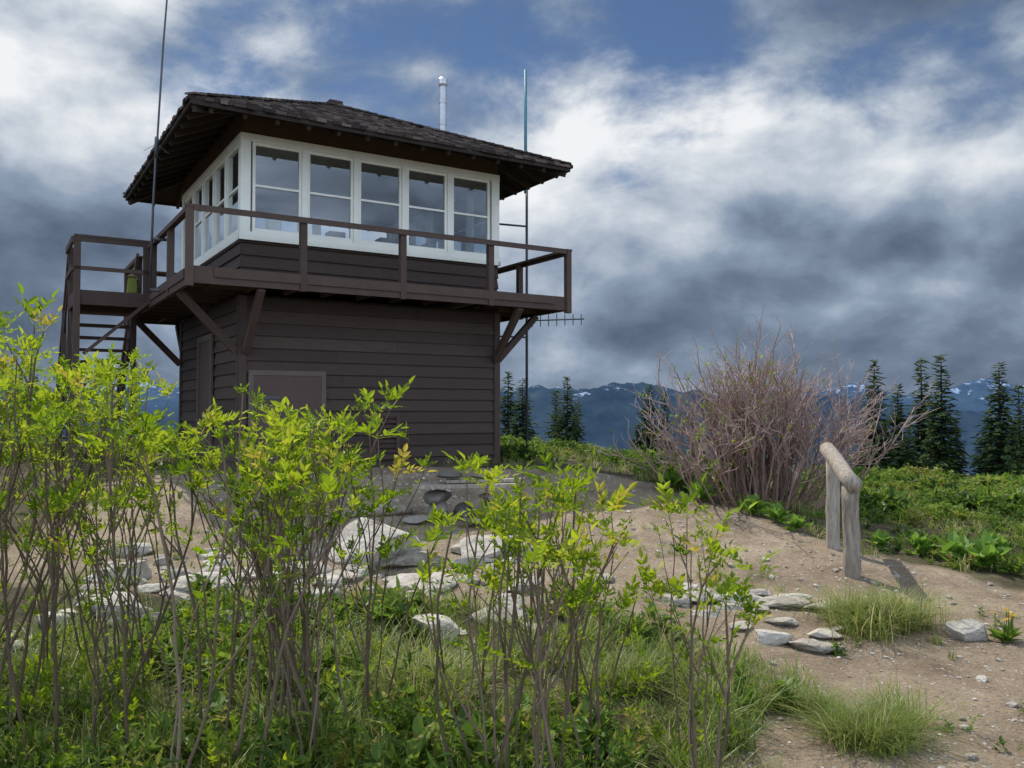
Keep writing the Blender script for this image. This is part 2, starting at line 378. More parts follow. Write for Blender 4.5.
for x in(xa-.03,xb+.0):
    m.beam((x,3.3,4.2),(x,ye,1.5),.05,.09)
    m.beam((x,3.3,3.8),(x,ye,1.1),.03,.07)
    for tt in(.33,.66,1.0): m.box(x-.035,x+.035,3.3+tt*2.75-.035,3.3+tt*2.75+.035,3.33-2.67*tt,4.2-2.7*tt)
m.beam((xb+.02,2.2,3.3),(xa+.1,2.2,2.45),.05,.12,up=(0,1,0))
m.beam((xa,2.35,2.3),(xa,3.2,3.2),.05,.1)
m.obj('staircase',M_trim,lo)
# doors, vent
m=MB()
sbox(m,0,.10,1.22,.034,.06,2.09,2.16,.6,1);sbox(m,0,.10,.17,.034,.06,.5,2.09,.6,1);sbox(m,0,1.15,1.22,.034,.06,.5,2.09,.6,1)
sbox(m,0,.17,1.15,.034,.05,.5,2.09,.5,0)
for zz in(.9,1.75): sbox(m,0,.22,.55,.051,.058,zz,zz+.05,.2,2)
sbox(m,0,1.02,1.06,.05,.085,1.4,1.52,.2,2)
sbox(m,3,W-2.55,W-2.46,.034,.07,.7,2.78,.4,1);sbox(m,3,W-1.6,W-1.51,.034,.07,.7,2.78,.4,1);sbox(m,3,W-2.46,W-1.6,.034,.07,2.69,2.78,.4,1)
sbox(m,3,W-2.46,W-1.6,.034,.05,.7,2.69,.1,0)
m.obj('cellar_doors',[M_door,M_frame,M_gmet],lo)
m=MB()
sbox(m,0,1.95,2.4,.034,.06,1.50,1.56,.4);sbox(m,0,1.95,2.4,.034,.06,.85,.91,.4);sbox(m,0,1.95,2.01,.034,.06,.91,1.50,.4);sbox(m,0,2.34,2.4,.034,.06,.91,1.50,.4)
for z in np.arange(.95,1.48,.075): sbox(m,0,2.01,2.34,.034,.05,z,z+.04,.1)
m.obj('wall_vent',M_trim,lo)
# stovepipe
m=MB();px,py=3.76,1.2
m.tube([(px,py,6.0),(px,py,7.33)],.065,16,.5,0,True);m.tube([(px,py,6.15),(px,py,6.3)],[.16,.07],16,.2)
for z in(6.62,7.0): m.tube([(px,py,z),(px,py,z+.03)],.072,16,.2,0,True)
m.tube([(px,py,7.30),(px,py,7.34),(px,py,7.43),(px,py,7.46)],[.068,.085,.085,.06],16,.8,0,True)
m.obj('stovepipe',M_metal,lo,smooth=False)
# radio mast with yagi
m=MB();mx,my=.265,15.2
m.tube([(mx,my,.3),(mx,my,5.8)],.024,8,.3,0,True);m.tube([(mx-.02,my,5.5),(mx-.02,my,7.75)],.028,8,.5,1,True)
m.tube([(mx-.02,my,6.2),(mx-.02,my,6.26)],.045,8,.5,0,True)
m.beam((mx,my,3.20),(mx+1.02,my-.1,3.22),.022,.022,.5,0)
for j in range(7):
    x=mx+.1+j*.145;L=.13-.006*j
    m.tube([(x,my-.015*j,3.21-L),(x,my-.015*j,3.21+L)],.0085,5,.3,0)
m.beam((mx,my,4.9),(mx-.5,my-.2,4.9),.03,.03,.4,0);m.beam((mx,my,2.9),(mx-.6,my-.25,2.9),.03,.03,.4,0)
m.obj('radio_mast',[M_gmet,M_teal],smooth=True)
m=MB();bx,by=-5.28,12.35
m.tube([(bx,by,3.3),(bx+.03,by,4.6),(bx+.07,by,5.5)],.018,8,.3,0,True)
m.tube([(bx+.07,by,5.4),(bx+.15,by,7.0),(bx+.30,by,9.2)],[.015,.014,.009],6,.5,0)
m.tube([(bx+.06,by,5.3),(bx+.07,by,5.6)],.03,8,.3,0,True)
for a in range(3): m.tube([(bx+.06,by,5.5),(bx+.06+.2*math.cos(a*2.1),by+.2*math.sin(a*2.1),5.35)],.005,4,.5,0)
m.beam((bx,by,4.1),(bx+.28,by+.1,4.1),.04,.04,.2,0);m.beam((bx,by,3.35),(bx+.28,by+.1,3.35),.04,.04,.2,0)
m.obj('whip_antenna',[M_gmet,M_metal],smooth=True)
# small pack on landing
M_pack=leafmat('backpack_fabric',[(0,(.20,.24,.05)),(1,(.27,.30,.07))],.05,.8)
M_pink=leafmat('pink_fabric',[(0,(.4,.10,.14)),(1,(.4,.1,.15))],.05,.8)
bm=bmesh.new();bmesh.ops.create_cube(bm,size=1)
for v in bm.verts: v.co=Vector((v.co.x*.32*(1-.25*(v.co.z>0)),v.co.y*.2*(1-.3*(v.co.z>0)),v.co.z*.5))
r=bmesh.ops.create_cube(bm,size=1)
for v in r['verts']: v.co=Vector((v.co.x*.24,v.co.y*.08-.13,v.co.z*.22-.1))
r=bmesh.ops.create_cube(bm,size=1)
for v in r['verts']: v.co=Vector((v.co.x*.28,v.co.y*.2,v.co.z*.07+.29))
bm.faces.ensure_lookup_table()
for f in bm.faces[-6:]: f.material_index=1
bmesh.ops.bevel(bm,geom=bm.edges[:],offset=.025,segments=2,affect='EDGES')
me=bpy.data.meshes.new('backpack');bm.to_mesh(me);bm.free();me.materials.append(M_pack);me.materials.append(M_pink)
o=bpy.data.objects.new('backpack',me);scene.collection.objects.link(o)
def l2w(x,y,z=0): return (-3.79+x*math.cos(TH)-y*math.sin(TH),11.85+x*math.sin(TH)+y*math.cos(TH),z)
o.location=l2w(-1.06,2.6,3.57);o.rotation_euler=(0,0,.6);o.scale=(.5,.5,.55)
# ---------------------------------------------------------------- hitching rail
m=MB();A_=np.array((2.96,7.45));B_=np.array((3.14,8.35));gA=float(gz(*A_));gB=float(gz(*B_))
def logp(p0,p1,r,mm,seg=8,n=16,wob=.03):
    P=[np.array(p0)+(np.array(p1)-np.array(p0))*i/(seg-1)+rng.normal(0,.003,3) for i in range(seg)]
    mm.tube(P,[r*(1+rng.normal(0,wob)) for _ in P],n,rng.random(),0,True)
logp((*A_,gA-.2),(*A_,.93),.072,m);logp((*B_,gB-.2),(*B_,1.10),.062,m)
dd=B_-A_;e0=A_-dd*.12;e1=B_+dd*.33
logp((*e0,.955),(*e1,1.21),.072,m,7,16,.015)
m.obj('hitching_rail',M_log,smooth=True)
# ---------------------------------------------------------------- rocks
bm=bmesh.new();bmesh.ops.create_icosphere(bm,subdivisions=3,radius=1)
IV=np.array([v.co[:] for v in bm.verts]);IF=np.array([[v.index for v in f.verts] for f in bm.faces]);bm.free()
bm=bmesh.new();bmesh.ops.create_icosphere(bm,subdivisions=1,radius=1)
JV=np.array([v.co[:] for v in bm.verts]);JF=np.array([[v.index for v in f.verts] for f in bm.faces]);bm.free()
def rockV(base=IV,np_=14,lo_=.45,hi=.85):
    V=base.copy()
    for _ in range(np_):
        nrm=rng.normal(0,1,3);nrm/=np.linalg.norm(nrm);dd=rng.uniform(lo_,hi)
        ds=V@nrm;V-=np.outer(np.maximum(0,ds-dd)*.95,nrm)
    return V
def rock(mm,x,y,sx,sy,sz,sink=.35,t=None):
    V=rockV()*np.array((sx,sy,sz));a=rng.uniform(-.5,.5);V=V@rotz(np.array([a]))[0].T
    tl=rotx(np.array([rng.normal(0,.1)]))[0];V=V@tl.T
    V+=rng.normal(0,.004,V.shape)*min(1,sx*3)
    V+=np.array((x,y,float(gz(x,y))+sz*(1-2*sink)*.9))
    mm.add(V,[IF],rng.uniform(.2,.8) if t is None else t)
m=MB()
for x,y,sx,sy,sz in [(1.50,6.75,.22,.15,.05),(1.78,6.62,.24,.14,.05),(2.08,6.55,.22,.13,.045),(2.35,6.50,.17,.12,.04),(1.35,6.95,.15,.1,.05),(1.95,6.85,.18,.08,.03),
    (1.72,5.72,.15,.1,.05),(1.98,5.65,.20,.12,.045),(2.12,5.85,.12,.08,.035),(1.6,5.95,.08,.07,.03),(1.45,6.3,.12,.1,.03),(1.9,6.1,.12,.08,.03),(1.25,6.6,.16,.1,.05),(2.2,6.75,.14,.08,.03),(2.3,6.0,.06,.05,.03),(2.5,6.15,.05,.04,.025),(1.62,6.45,.12,.09,.03),(1.85,6.38,.09,.07,.03)]:
    rock(m,x,y,sx*1.2,sy*1.2,sz*1.25,.28)
m.obj('flagstone_edging',M_rock,smooth=False)
m=MB();rock(m,3.1,5.85,.19,.13,.12,.3,.6);m.obj('boulder',M_rock)
m=MB()
for _ in range(130):
    x=rng.uniform(-3.6,.2);y=rng.uniform(5.7,7.9);s=rng.lognormal(-2.55,.5)
    rock(m,x,y,s*rng.uniform(1,1.6),s,s*rng.uniform(.35,.7))
for x,y,sx,sy,sz in [(-.78,7.0,.34,.24,.09),(-.95,7.6,.36,.26,.11),(-1.45,6.6,.26,.18,.10),(-2.4,6.8,.34,.22,.12),(-2.9,6.3,.30,.2,.12),(.1,6.9,.22,.15,.07),(-.4,7.9,.24,.18,.08),(-1.8,7.3,.30,.2,.09),(-3.2,7.1,.3,.2,.13),(-2.0,6.2,.22,.16,.1),(-.1,6.2,.22,.15,.08),(.2,7.9,.26,.18,.05),(.7,7.2,.22,.15,.05),(-1.5,8.1,.3,.2,.07)]:
    rock(m,x,y,sx,sy,sz)
m.obj('rock_outcrop',M_rock)
m=MB()
n=7500;x=rng.uniform(-4,6,n);y=rng.uniform(3.4,12,n);pmk=pathmask(x,y)*(.35+1.2*(fbm(x*.9,y*.9,3)>.47))
kk=rng.random(n)<pmk;x=x[kk];y=y[kk];n=len(x)
for v in range(6):
    s_=slice(v,n,6);xx=x[s_];yy=y[s_];q=len(xx)
    sc=np.minimum(rng.lognormal(-4.6,.62,q),.045)
    m.place((rockV(JV,6,.5,.9)*np.array((1,.8,.55)),[JF],np.zeros(len(JV))),rr(q,.2),sc,np.stack([xx,yy,gz(xx,yy)+sc*.2],-1),rng.random(q))
m.obj('gravel',M_rock)
# slate bench pile
m=MB();bx,by=-.50,9.1
gb=float(gz(bx,by))-.02
for j,(dx,dy,w,d_,z,h) in enumerate([(-.32,0,.17,.2,.0,.22),(.30,.05,.19,.2,.0,.22),(0,.1,.15,.18,0,.18),(-.30,.02,.18,.18,.20,.12),(.30,.04,.18,.17,.20,.10),(.5,-.25,.2,.15,.02,.07),(-.52,-.2,.2,.16,.02,.07),(.1,-.3,.2,.12,.02,.05),(-.15,.03,.2,.15,.47,.07),(.2,.05,.16,.12,.46,.04)]):
    V=rockV()*np.array((w,d_,h*.7));V+=np.array((bx+dx,by+dy,gb+z+h*.35));m.add(V,[IF],rng.random())
m.beam((bx-.55,by-.10,gb+.37),(bx+.55,by-.06,gb+.385),.17,.035,.7,1);m.beam((bx-.50,by+.10,gb+.38),(bx+.52,by+.12,gb+.375),.17,.035,.4,1);m.beam((bx-.2,by,gb+.42),(bx+.6,by+.08,gb+.43),.16,.03,.6,1)
m.obj('slate_bench',[M_slab,M_log])
m=MB();logp((-1.75,9.1,float(gz(-1.75,9.1))+.05),(-1.1,9.35,float(gz(-1.1,9.35))+.05),.055,m);m.obj('fallen_log',M_log,smooth=True)
# ---------------------------------------------------------------- plants templates
def leafV(l,w,f,dr): return np.array([(0,0,0),(-w,.3*l,f),(-.85*w,.65*l,f*.8-dr*.4),(0,l,-dr),(.85*w,.65*l,f*.8-dr*.4),(w,.3*l,f)])
LQ=np.array([[0,3,2,1],[0,5,4,3]])
def xf(V,az=0,el=0,roll=0,T=(0,0,0)):
    R=rotz(np.array([az]))[0]@rotx(np.array([el]))[0]
    if roll: 
        c_,s_=math.cos(roll),math.sin(roll);R=R@np.array([[c_,0,s_],[0,1,0],[-s_,0,c_]])
    return V@R.T+np.array(T)
def merge(parts):
    Vs=[];Fs=[];Ts=[];n=0
    for V,F,t in parts: Vs.append(V);Fs.append(F+n);Ts.append(np.full(len(V),t));n+=len(V)
    return np.concatenate(Vs),[np.concatenate(Fs)],np.concatenate(Ts)
def compound(L,nl=4):
    parts=[];up=rng.uniform(.1,.8)
    P=lambda t:np.array((0,L*t,L*up*t*t*-.5))
    parts.append((np.array([(-.0012,0,0),(.0012,0,0),P(1)+(.001,0,0),P(1)-(.001,0,0)]),np.array([[0,1,2,3]]),0.1))
    for j in range(nl):
        t=.4+.55*j/nl
        for sg in(-1,1):
            ll=L*rng.uniform(.26,.42);parts.append((xf(leafV(ll,ll*.21,ll*.09,ll*rng.uniform(0,.45)),az=sg*-rng.uniform(.5,1.0),el=rng.uniform(.0,.7),T=P(t)),LQ,rng.normal(0,.10)))
    ll=L*.36;parts.append((xf(leafV(ll,ll*.2,ll*.06,ll*.25),T=P(.95)),LQ,0.05))
    return parts
def cluster(nc,L,e0=.3,e1=1.35):
    parts=[]
    for i in range(nc):
        az=i*2.4+rng.uniform(-.5,.5);el=rng.uniform(e0,e1);ro=rng.uniform(-.6,.6)
        for V,F,t in compound(L*rng.uniform(.5,1.2),int(rng.integers(2,4))): parts.append((xf(V,az,el,ro),F,t+.1*(el/1.5-.5)))
    return merge(parts)
CL=[cluster(int(rng.integers(4,7)),.13,.3,1.4) for _ in range(10)];CS=[cluster(2,.08,.6,1.45) for _ in range(6)]
def blade(h,w,lean,t):
    z=np.array([0,.4,.75,1.0]);y=lean*z**2;zz=h*(z-.25*(lean/h)*z**2*.8)
    ww=w*np.array([1,.9,.6,.08])
    V=np.concatenate([np.stack([-ww,y,zz],-1),np.stack([ww,y,zz],-1)])
    return V,np.array([[0,4,5,1],[1,5,6,2],[2,6,7,3]]),t
def tuft(nb,h,spread,lean,w=.003):
    parts=[]
    for _ in range(nb):
        hh=h*rng.uniform(.4,1.1);V,F,t=blade(hh,w*rng.uniform(.7,1.3),hh*rng.uniform(.1,lean),rng.choice([-.15,0,.05,.15,.45],p=[.2,.27,.22,.17,.14]))
        parts.append((xf(V,rng.uniform(0,6.28),T=(rng.normal(0,spread),rng.normal(0,spread),0)),F,t))
    return merge(parts)
TG=[tuft(34,.25,.04,1.5,.003) for _ in range(4)];TS=[tuft(20,.13,.03,1.2,.003) for _ in range(4)];TL=[tuft(300,.34,.10,2.1,.0028) for _ in range(2)]
def rosette(nl,L,wr,e0,e1,st=0,sp=.01):
    parts=[]
    for i in range(nl):
        l=L*rng.uniform(.6,1.1);parts.append((xf(leafV(l,l*wr,l*.08,l*rng.uniform(.0,.35)),i*2.4+rng.uniform(-.3,.3),rng.uniform(e0,e1),rng.uniform(-.5,.5),(rng.normal(0,sp),rng.normal(0,sp),st*rng.random())),LQ,rng.normal(0,.12)))
    return merge(parts)
WD=[rosette(20,.075,.26,.0,1.2,.13,.02) for _ in range(5)];WF=[rosette(22,.06,.12,.2,1.3,.2,.015) for _ in range(4)];WL=[rosette(14,.14,.10,.5,1.4,.05,.02) for _ in range(3)]
def scatter(m,tps,x,y,s,t,tilt=.2,mi=0,dz=0):
    nn=len(tps)
    for i,tp_ in enumerate(tps):
        sl=slice(i,None,nn);xx=x[sl];yy=y[sl]
        if len(xx)==0: continue
        m.place(tp_,rr(len(xx),tilt),s[sl],np.stack([xx,yy,gz(xx,yy)-.01+dz],-1),t[sl],mi)
def region(n,x0,x1,y0,y1,fn):
    x=rng.uniform(x0,x1,n);y=rng.uniform(y0,y1,n);k=rng.random(n)<fn(x,y);return x[k],y[k]
m=MB()
fg=lambda x,y:(1-pathmask(x,y))**2*(.25+.9*(fbm(x*1.5,y*1.5,3)>.45))*(np.where(y>5.8,.35,1))
x,y=region(3800,-4.5,2.2,2.4,7.8,fg);q=len(x);scatter(m,TG,x,y,rng.uniform(.5,1.2,q),.35+.5*(fbm(x*2,y*2,3)-.2)+rng.normal(0,.12,q))
x,y=region(5000,-7,13,5.0,20,lambda x,y:(1-pathmask(x,y))*(.25+.9*(fbm(x*.7+5,y*.7,3)>.47))*(x>-1));q=len(x);scatter(m,TS,x,y,rng.uniform(.7,1.7,q),rng.normal(.55,.18,q))
x,y=region(1700,.6,5.5,2.6,6.4,lambda x,y:(fbm(x*1.4+9,y*1.4,3)>.51)*.8);q=len(x);scatter(m,TS,x,y,rng.uniform(.3,.8,q),rng.normal(.55,.18,q))
x,y=region(500,-4.5,2.5,6,9,lambda x,y:(fbm(x*1.4+2,y*1.4,3)>.5)*.8);q=len(x);scatter(m,TS,x,y,rng.uniform(.3,.9,q),rng.normal(.5,.15,q))
m.obj('meadow_grass',M_grass)
def clump(name,x,y,s,n=3,t=.6,w=.12):
    m=MB();xx=x+rng.normal(0,w,n);yy=y+rng.normal(0,w*.6,n);scatter(m,TL,xx,yy,np.full(n,s)*rng.uniform(.8,1.1,n),np.full(n,t),.1);m.obj(name,M_grass)
clump('grass_clump',2.56,6.1,1.0,6,.58,.17);clump('grass_clump',1.75,4.1,.7,6,.5,.2);clump('grass_clump',1.45,4.5,.6,3,.5);clump('grass_clump',-.55,4.7,.95,4,.6);clump('grass_clump',-1.0,3.9,.9,3,.5);clump('grass_clump',.65,4.9,.8,3,.5)
# ground cover
m=MB()
x,y=region(3200,-4.5,1.6,2.4,6.6,lambda x,y:(1-pathmask(x,y))**2*(fbm(x*1.1+4,y*1.1,3)>.42));q=len(x);scatter(m,WD+WF+WL,x,y,rng.uniform(.6,1.5,q),rng.normal(.62,.18,q),.3)
x,y=region(500,.8,5.5,2.8,6.8,lambda x,y:(fbm(x*1.8+1,y*1.8,3)>.56)*.6);q=len(x);scatter(m,WD+WF,x,y,rng.uniform(.25,.6,q),rng.normal(.5,.18,q),.3)
m.obj('groundcover_plants',M_weed)
m=MB()
def mead(x,y):
    ub=np.interp(x,UBX,UBY)+.25;return (y>ub)&~((x<1.3)&(y<14.0)&(x>-8))
def dens(x,y): return np.clip(1.05-.025*y,0.1,1)*(.22+.85*sm((fbm(x*.85+3,y*.85+8,4)-.36)/.12))
x,y=region(17000,-12,13,6,20,lambda x,y:mead(x,y)*dens(x,y));q=len(x)
ed=np.clip((y-np.interp(x,UBX,UBY))/2.2,.2,1)
hs=(.55+2.8*np.clip(fbm(x*.85+3,y*.85+8,4)-.42,0,1))*(.4+.8*ed)
var=.02+.95*vn(x*1.9,y*1.9)+rng.normal(0,.12,q)
scatter(m,WD+WF+WL,x,y,hs*rng.uniform(.7,1.45,q),var,.35)
x2,y2,h2=x[::2]+.04,y[::2],hs[::2];scatter(m,WD+WL,x2,y2,h2*1.05,.1+.85*vn(x2*1.9,y2*1.9)+.1,.5,0,.09)
m.obj('meadow_shrubs',M_weed)
# hellebore
def hell(x,y,s,nm='false_hellebore'):
    tp_=rosette(34,.24,.24,.35,1.4,.16,.05);m=MB();scatter(m,[tp_],np.array([x]),np.array([y]),np.array([s]),np.array([.5]),.05);m.obj(nm,M_hel)
for x,y,s in[(4.35,7.9,1.1),(4.2,8.1,.9),(4.0,8.4,.7),(3.65,8.5,.6),(4.75,8.5,.8),(2.75,9.7,.8),(2.9,9.3,.7),(2.3,10.3,.9),(3.0,9.0,.6),(2.0,10.9,.9)]: hell(x,y,s)
# yellow flower
m=MB();tp_=rosette(30,.16,.14,.3,1.3,.05);scatter(m,[tp_],np.array([3.32]),np.array([5.75]),np.array([.9]),np.array([.6]),.05)
pt=rosette(8,.022,.35,-.1,.5)
for _ in range(7):
    fx,fy=3.32+rng.normal(0,.05),5.75+rng.normal(0,.05);z=float(gz(fx,fy));h=rng.uniform(.14,.22)
    m.tube([(fx,fy,z),(fx+.01,fy,z+h)],.0025,4,.5,0);m.place(pt,rr(1,.3),np.array([1.]),np.array([[fx+.01,fy,z+h]]),np.array([.5]),1)
m.obj('yellow_wildflower',[M_weed,M_yel])
# ---------------------------------------------------------------- foreground shrubs
def shrub(name,stems,ps=.22,pf=.25):
    m=MB();tips=[];subs=[]
    for (x,y,ztop,lx,ly) in stems:
        z0=float(gz(x,y))-.03;H=ztop-z0
        if H<.3: continue
        def grow(p,d,L,r,lev):
            ns=max(3,int(L/.07));P=[p];Rr_=[r];dd=d.copy()
            for i in range(ns):
                dd=dd+rng.normal(0,.07,3);dd[2]+=.05;dd/=np.linalg.norm(dd);p=p+dd*L/ns;P.append(p)
                Rr_.append(r*(1-.55*(i+1)/ns))
                f=(i+1)/ns
                if lev==0 and f>.35 and f<.92 and rng.random()<pf:
                    a=rng.uniform(0,6.28);nd=dd*.85+np.array((math.cos(a),math.sin(a),.25))*.55;nd/=np.linalg.norm(nd)
                    grow(p,nd,L*(1-f)*rng.uniform(.5,.95)+.05,r*.6,1)
                elif f>.3 and rng.random()<ps: subs.append((p,dd))
            m.tube(P,Rr_,5,np.clip(rng.normal(.5,.25),0,1),0);tips.append((p,dd))
        d=np.array((lx,ly,1.));d/=np.linalg.norm(d)
        grow(np.array((x,y,z0)),d,H/d[2],rng.uniform(.0045,.010),0)
    for lst,tps,sc,bias in((tips,CL,(.45,1.2),.55),(subs,CS,(.4,1.25),.45)):
        P=np.array([a for a,_ in lst]);q=len(P)
        for v,tp_ in enumerate(tps):
            sl=slice(v,None,len(tps));k=len(P[sl])
            if k: m.place(tp_,rr(k,.35 if bias>.5 else .6),rng.uniform(*sc,k),P[sl],np.clip(rng.normal(bias,.19,k),0,1),1)
    m.obj(name,[M_bark,M_leaf])
def stems(n,a0,a1,d0,d1,prof,hv=.07,off=.06):
    out=[];ncl=max(5,n//3);cl=[(rng.uniform(a0,a1),rng.uniform(d0,d1)) for _ in range(ncl)]
    for i in range(n):
        ca,cd=cl[i%ncl];ta0=ca+rng.normal(0,.016);D=cd+rng.normal(0,.1)
        lx=rng.normal(0,.13);x=ta0*D;ta=ta0+lx*.28
        tp_=np.interp(ta,*prof)-abs(rng.normal(0,hv))
        out.append((x,D,1.6+tp_*D-off,lx,rng.normal(0,.12)))
    return out
PR=([-.9,-.62,-.57,-.53,-.49,-.45,-.43,-.41,-.38,-.33,-.27,-.22,-.17,-.14,-.1,-.06,-.03,.0,.1,.2,.27],[.10,.13,.11,.04,.02,.02,.09,.08,-.02,.02,.00,.02,.01,-.04,-.13,-.11,-.02,-.05,-.05,-.10,-.17])
shrub('mountain_ash_shrub',stems(84,-.84,-.38,3.2,5.3,PR,.09,.02),.38,.25)
shrub('mountain_ash_shrub',stems(24,-.42,-.24,3.5,5.0,PR,.07),.24,.24)
shrub('mountain_ash_shrub',stems(16,-.25,-.12,3.6,4.9,PR,.06),.18,.2)
shrub('mountain_ash_shrub',stems(38,-.04,.24,3.1,4.4,PR,.07),.24,.2)
m=MB();x,y=region(850,-4.5,1.1,2.6,5.8,lambda x,y:(1-pathmask(x,y))*np.where(x<-1.5,1,.3));q=len(x)
scatter(m,CL+CS,x,y,rng.uniform(.5,1.1,q),rng.normal(.42,.15,q),.4,0,.08);scatter(m,CS,x[::2],y[::2],rng.uniform(.8,1.4,len(x[::2])),rng.normal(.4,.15,len(x[::2])),.5,0,.25)
m.obj('understory_foliage',M_leaf)
# ---------------------------------------------------------------- bare twiggy shrub
def twiggy(name,x,y,H,n,leafn):
    m=MB();z0=float(gz(x,y));tips=[]
    def gr(p,d,L,r,lev):
        ns=4;P=[p];dd=d.copy()
        for i in range(ns):
            dd=dd+rng.normal(0,.13,3);dd[2]+=.06;dd/=np.linalg.norm(dd);p=p+dd*L/ns;P.append(p)
            if lev<3 and i>=(1 if lev==0 else 0) and rng.random()<.8:
                nd=dd+rng.normal(0,.5,3);nd[2]=abs(nd[2])*.8+.15;nd/=np.linalg.norm(nd);gr(p,nd,L*rng.uniform(.40,.62),r*.66,lev+1)
        m.tube(P,[r,r*.9,r*.8,r*.7,r*.55],4,np.clip(rng.normal(.3+.15*lev,.15),0,1),0);tips.append(p)
    for _ in range(n):
        a=rng.uniform(0,6.28);o=min(abs(rng.normal(0,.6)),1.1);d=np.array((math.cos(a)*o*.8,math.sin(a)*o*.7,1.));d/=np.linalg.norm(d)
        gr(np.array((x+math.cos(a)*o*.95,y+math.sin(a)*o*.6,z0)),d,H*rng.uniform(.42,.68)*(1-.25*o),.012,0)
    P=np.array(tips);k=rng.random(len(P))<leafn*np.where(P[:,0]<x+.1,1.8,.25);P=P[k]
    for v,tp_ in enumerate(CS): 
        Q=P[v::6]
        if len(Q): m.place(tp_,rr(len(Q),.5),rng.uniform(.6,1.2,len(Q)),Q,rng.normal(.5,.1,len(Q)),1)
    m.obj(name,[M_twig,M_leaf])
twiggy('bare_willow_shrub',3.10,10.6,2.0,180,.05)
# ---------------------------------------------------------------- firs
def spray():
    parts=[]
    for i in range(6):
        t=i/5;sg=(-1)**i
        l=.17*(1-.45*t);parts.append((xf(leafV(l,l*.28,.012,l*.25),az=sg*.7,T=(0,.24*t,-.03*t)),LQ,rng.normal(.02,.06)))
    parts.append((leafV(.34,.05,.02,.06),LQ,0.0));return merge(parts)
SP=[spray() for _ in range(4)]
def fir(seed,H=6.,R_=.95):
    m=MB();m.tube([(0,0,-1.),(0,0,H*.5),(0.02,0,H*.97)],[.10,.06,.012],7,.5,0)
    Ps=[];Rs=[];Ss=[];Ts=[]
    z=.15
    while z<H*.99:
        f=z/H;rad=R_*(1-f)**.75*rng.uniform(.7,1.15)+.05
        nb=int(rng.integers(8,12)) if f<.85 else 5
        gap=rng.uniform(0,6.28)
        for b in range(nb):
            az=b*6.283/nb+rng.uniform(-.3,.3);rb=rad*rng.uniform(.55,1.15)
            if abs(((az-gap+3.14)%6.28)-3.14)<.35 and rng.random()<.5: continue
            dr=-.45+.9*f*f
            ns=max(1,int(rb/.13))
            m.tube([(0,0,z),(-math.sin(az)*rb,math.cos(az)*rb,z+dr*rb)],[.010,.003],3,.3,0)
            for k in range(ns):
                r=rb*(k+.25)/ns
                Ps.append((-math.sin(az)*r+rng.normal(0,.02),math.cos(az)*r+rng.normal(0,.02),z+dr*r+rng.normal(0,.02)));Rs.append((az+rng.normal(0,.5),dr*.8+rng.normal(0,.3)))
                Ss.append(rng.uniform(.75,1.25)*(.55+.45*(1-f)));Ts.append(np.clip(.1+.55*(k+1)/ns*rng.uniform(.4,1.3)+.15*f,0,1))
        z+=rng.uniform(.07,.12)
    Ps=np.array(Ps);Rs=np.array(Rs);Ss=np.array(Ss);Ts=np.array(Ts)
    RM=rotz(Rs[:,0])@rotx(Rs[:,1])
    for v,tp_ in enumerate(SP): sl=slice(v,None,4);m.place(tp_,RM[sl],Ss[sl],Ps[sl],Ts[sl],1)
    return m
FM=[fir(sd,6.,[1.0,1.15,.85,1.05][sd]) for sd in range(4)]
meshes=[]
for i,(px_,ty,D) in enumerate([(874,360,25),(898,384,29),(922,356,26),(941,354,24.5),(955,418,24),(1000,362,23.5),(1019,382,26),(1060,380,25),(508,372,31),(523,378,30),(556,388,29),(567,376,27),(577,402,30),(649,384,28),(664,390,29),(637,424,28),(700,426,30),(-60,380,30),(-140,400,27),(1150,370,28),(885,420,26),(990,425,26),(1012,430,24),(932,400,27),(909,430,24),(1035,400,25),(862,432,25),(980,440,24)]):
    x=(px_-512)/850*D;zt=1.6+(410-ty)/850*D;zb=float(gz(x,D));H=zt-zb
    v=i%4
    if i<4: o=FM[v].obj('fir_tree',[M_trunk,M_fir]);meshes.append(o.data)
    else: o=bpy.data.objects.new('fir_tree',meshes[v]);scene.collection.objects.link(o)
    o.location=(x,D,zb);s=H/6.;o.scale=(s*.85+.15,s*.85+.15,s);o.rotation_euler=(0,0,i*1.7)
# ---------------------------------------------------------------- world sky
EL=math.radians(55);AZ=math.radians(-31)
w=bpy.data.worlds.new('World');scene.world=w;w.use_nodes=True;nt=w.node_tree;nt.nodes.clear()
def mth(op,a,b=0.,cl=False): return N(nt,'ShaderNodeMath',{0:a,1:b},operation=op,use_clamp=cl).outputs[0]
dirv=N(nt,'ShaderNodeTexCoord').outputs['Generated']
sp=N(nt,'ShaderNodeSeparateXYZ',{0:dirv}).outputs
az=mth('ARCTAN2',sp[0],sp[1]);el=mth('ARCSINE',sp[2])
def blob(a0,e0,ra,re,amp):
    a=mth('DIVIDE',mth('SUBTRACT',az,math.radians(a0)),math.radians(ra));e=mth('DIVIDE',mth('SUBTRACT',el,math.radians(e0)),math.radians(re))
    s=mth('ADD',mth('MULTIPLY',a,a),mth('MULTIPLY',e,e));return mth('MULTIPLY',mth('EXPONENT',mth('MULTIPLY',s,-1.)),amp)
def addall(l):
    r=l[0]
    for q in l[1:]: r=mth('ADD',r,q)
    return r
def cnoise(vec,sc,det=9,ro=.52,loc=(0,0,0),st=(1,1,1.7),dist=0.):
    return N(nt,'ShaderNodeTexNoise',{'Vector':N(nt,'ShaderNodeMapping',{'Vector':vec,'Location':loc,'Scale':st}).outputs[0],'Scale':sc,'Detail':det,'Roughness':ro,'Distortion':dist}).outputs[0]
up=N(nt,'ShaderNodeVectorMath',{0:dirv,1:(-.022,0,.040)},operation='ADD').outputs[0]
L1=(7.1,2.2,1.3)
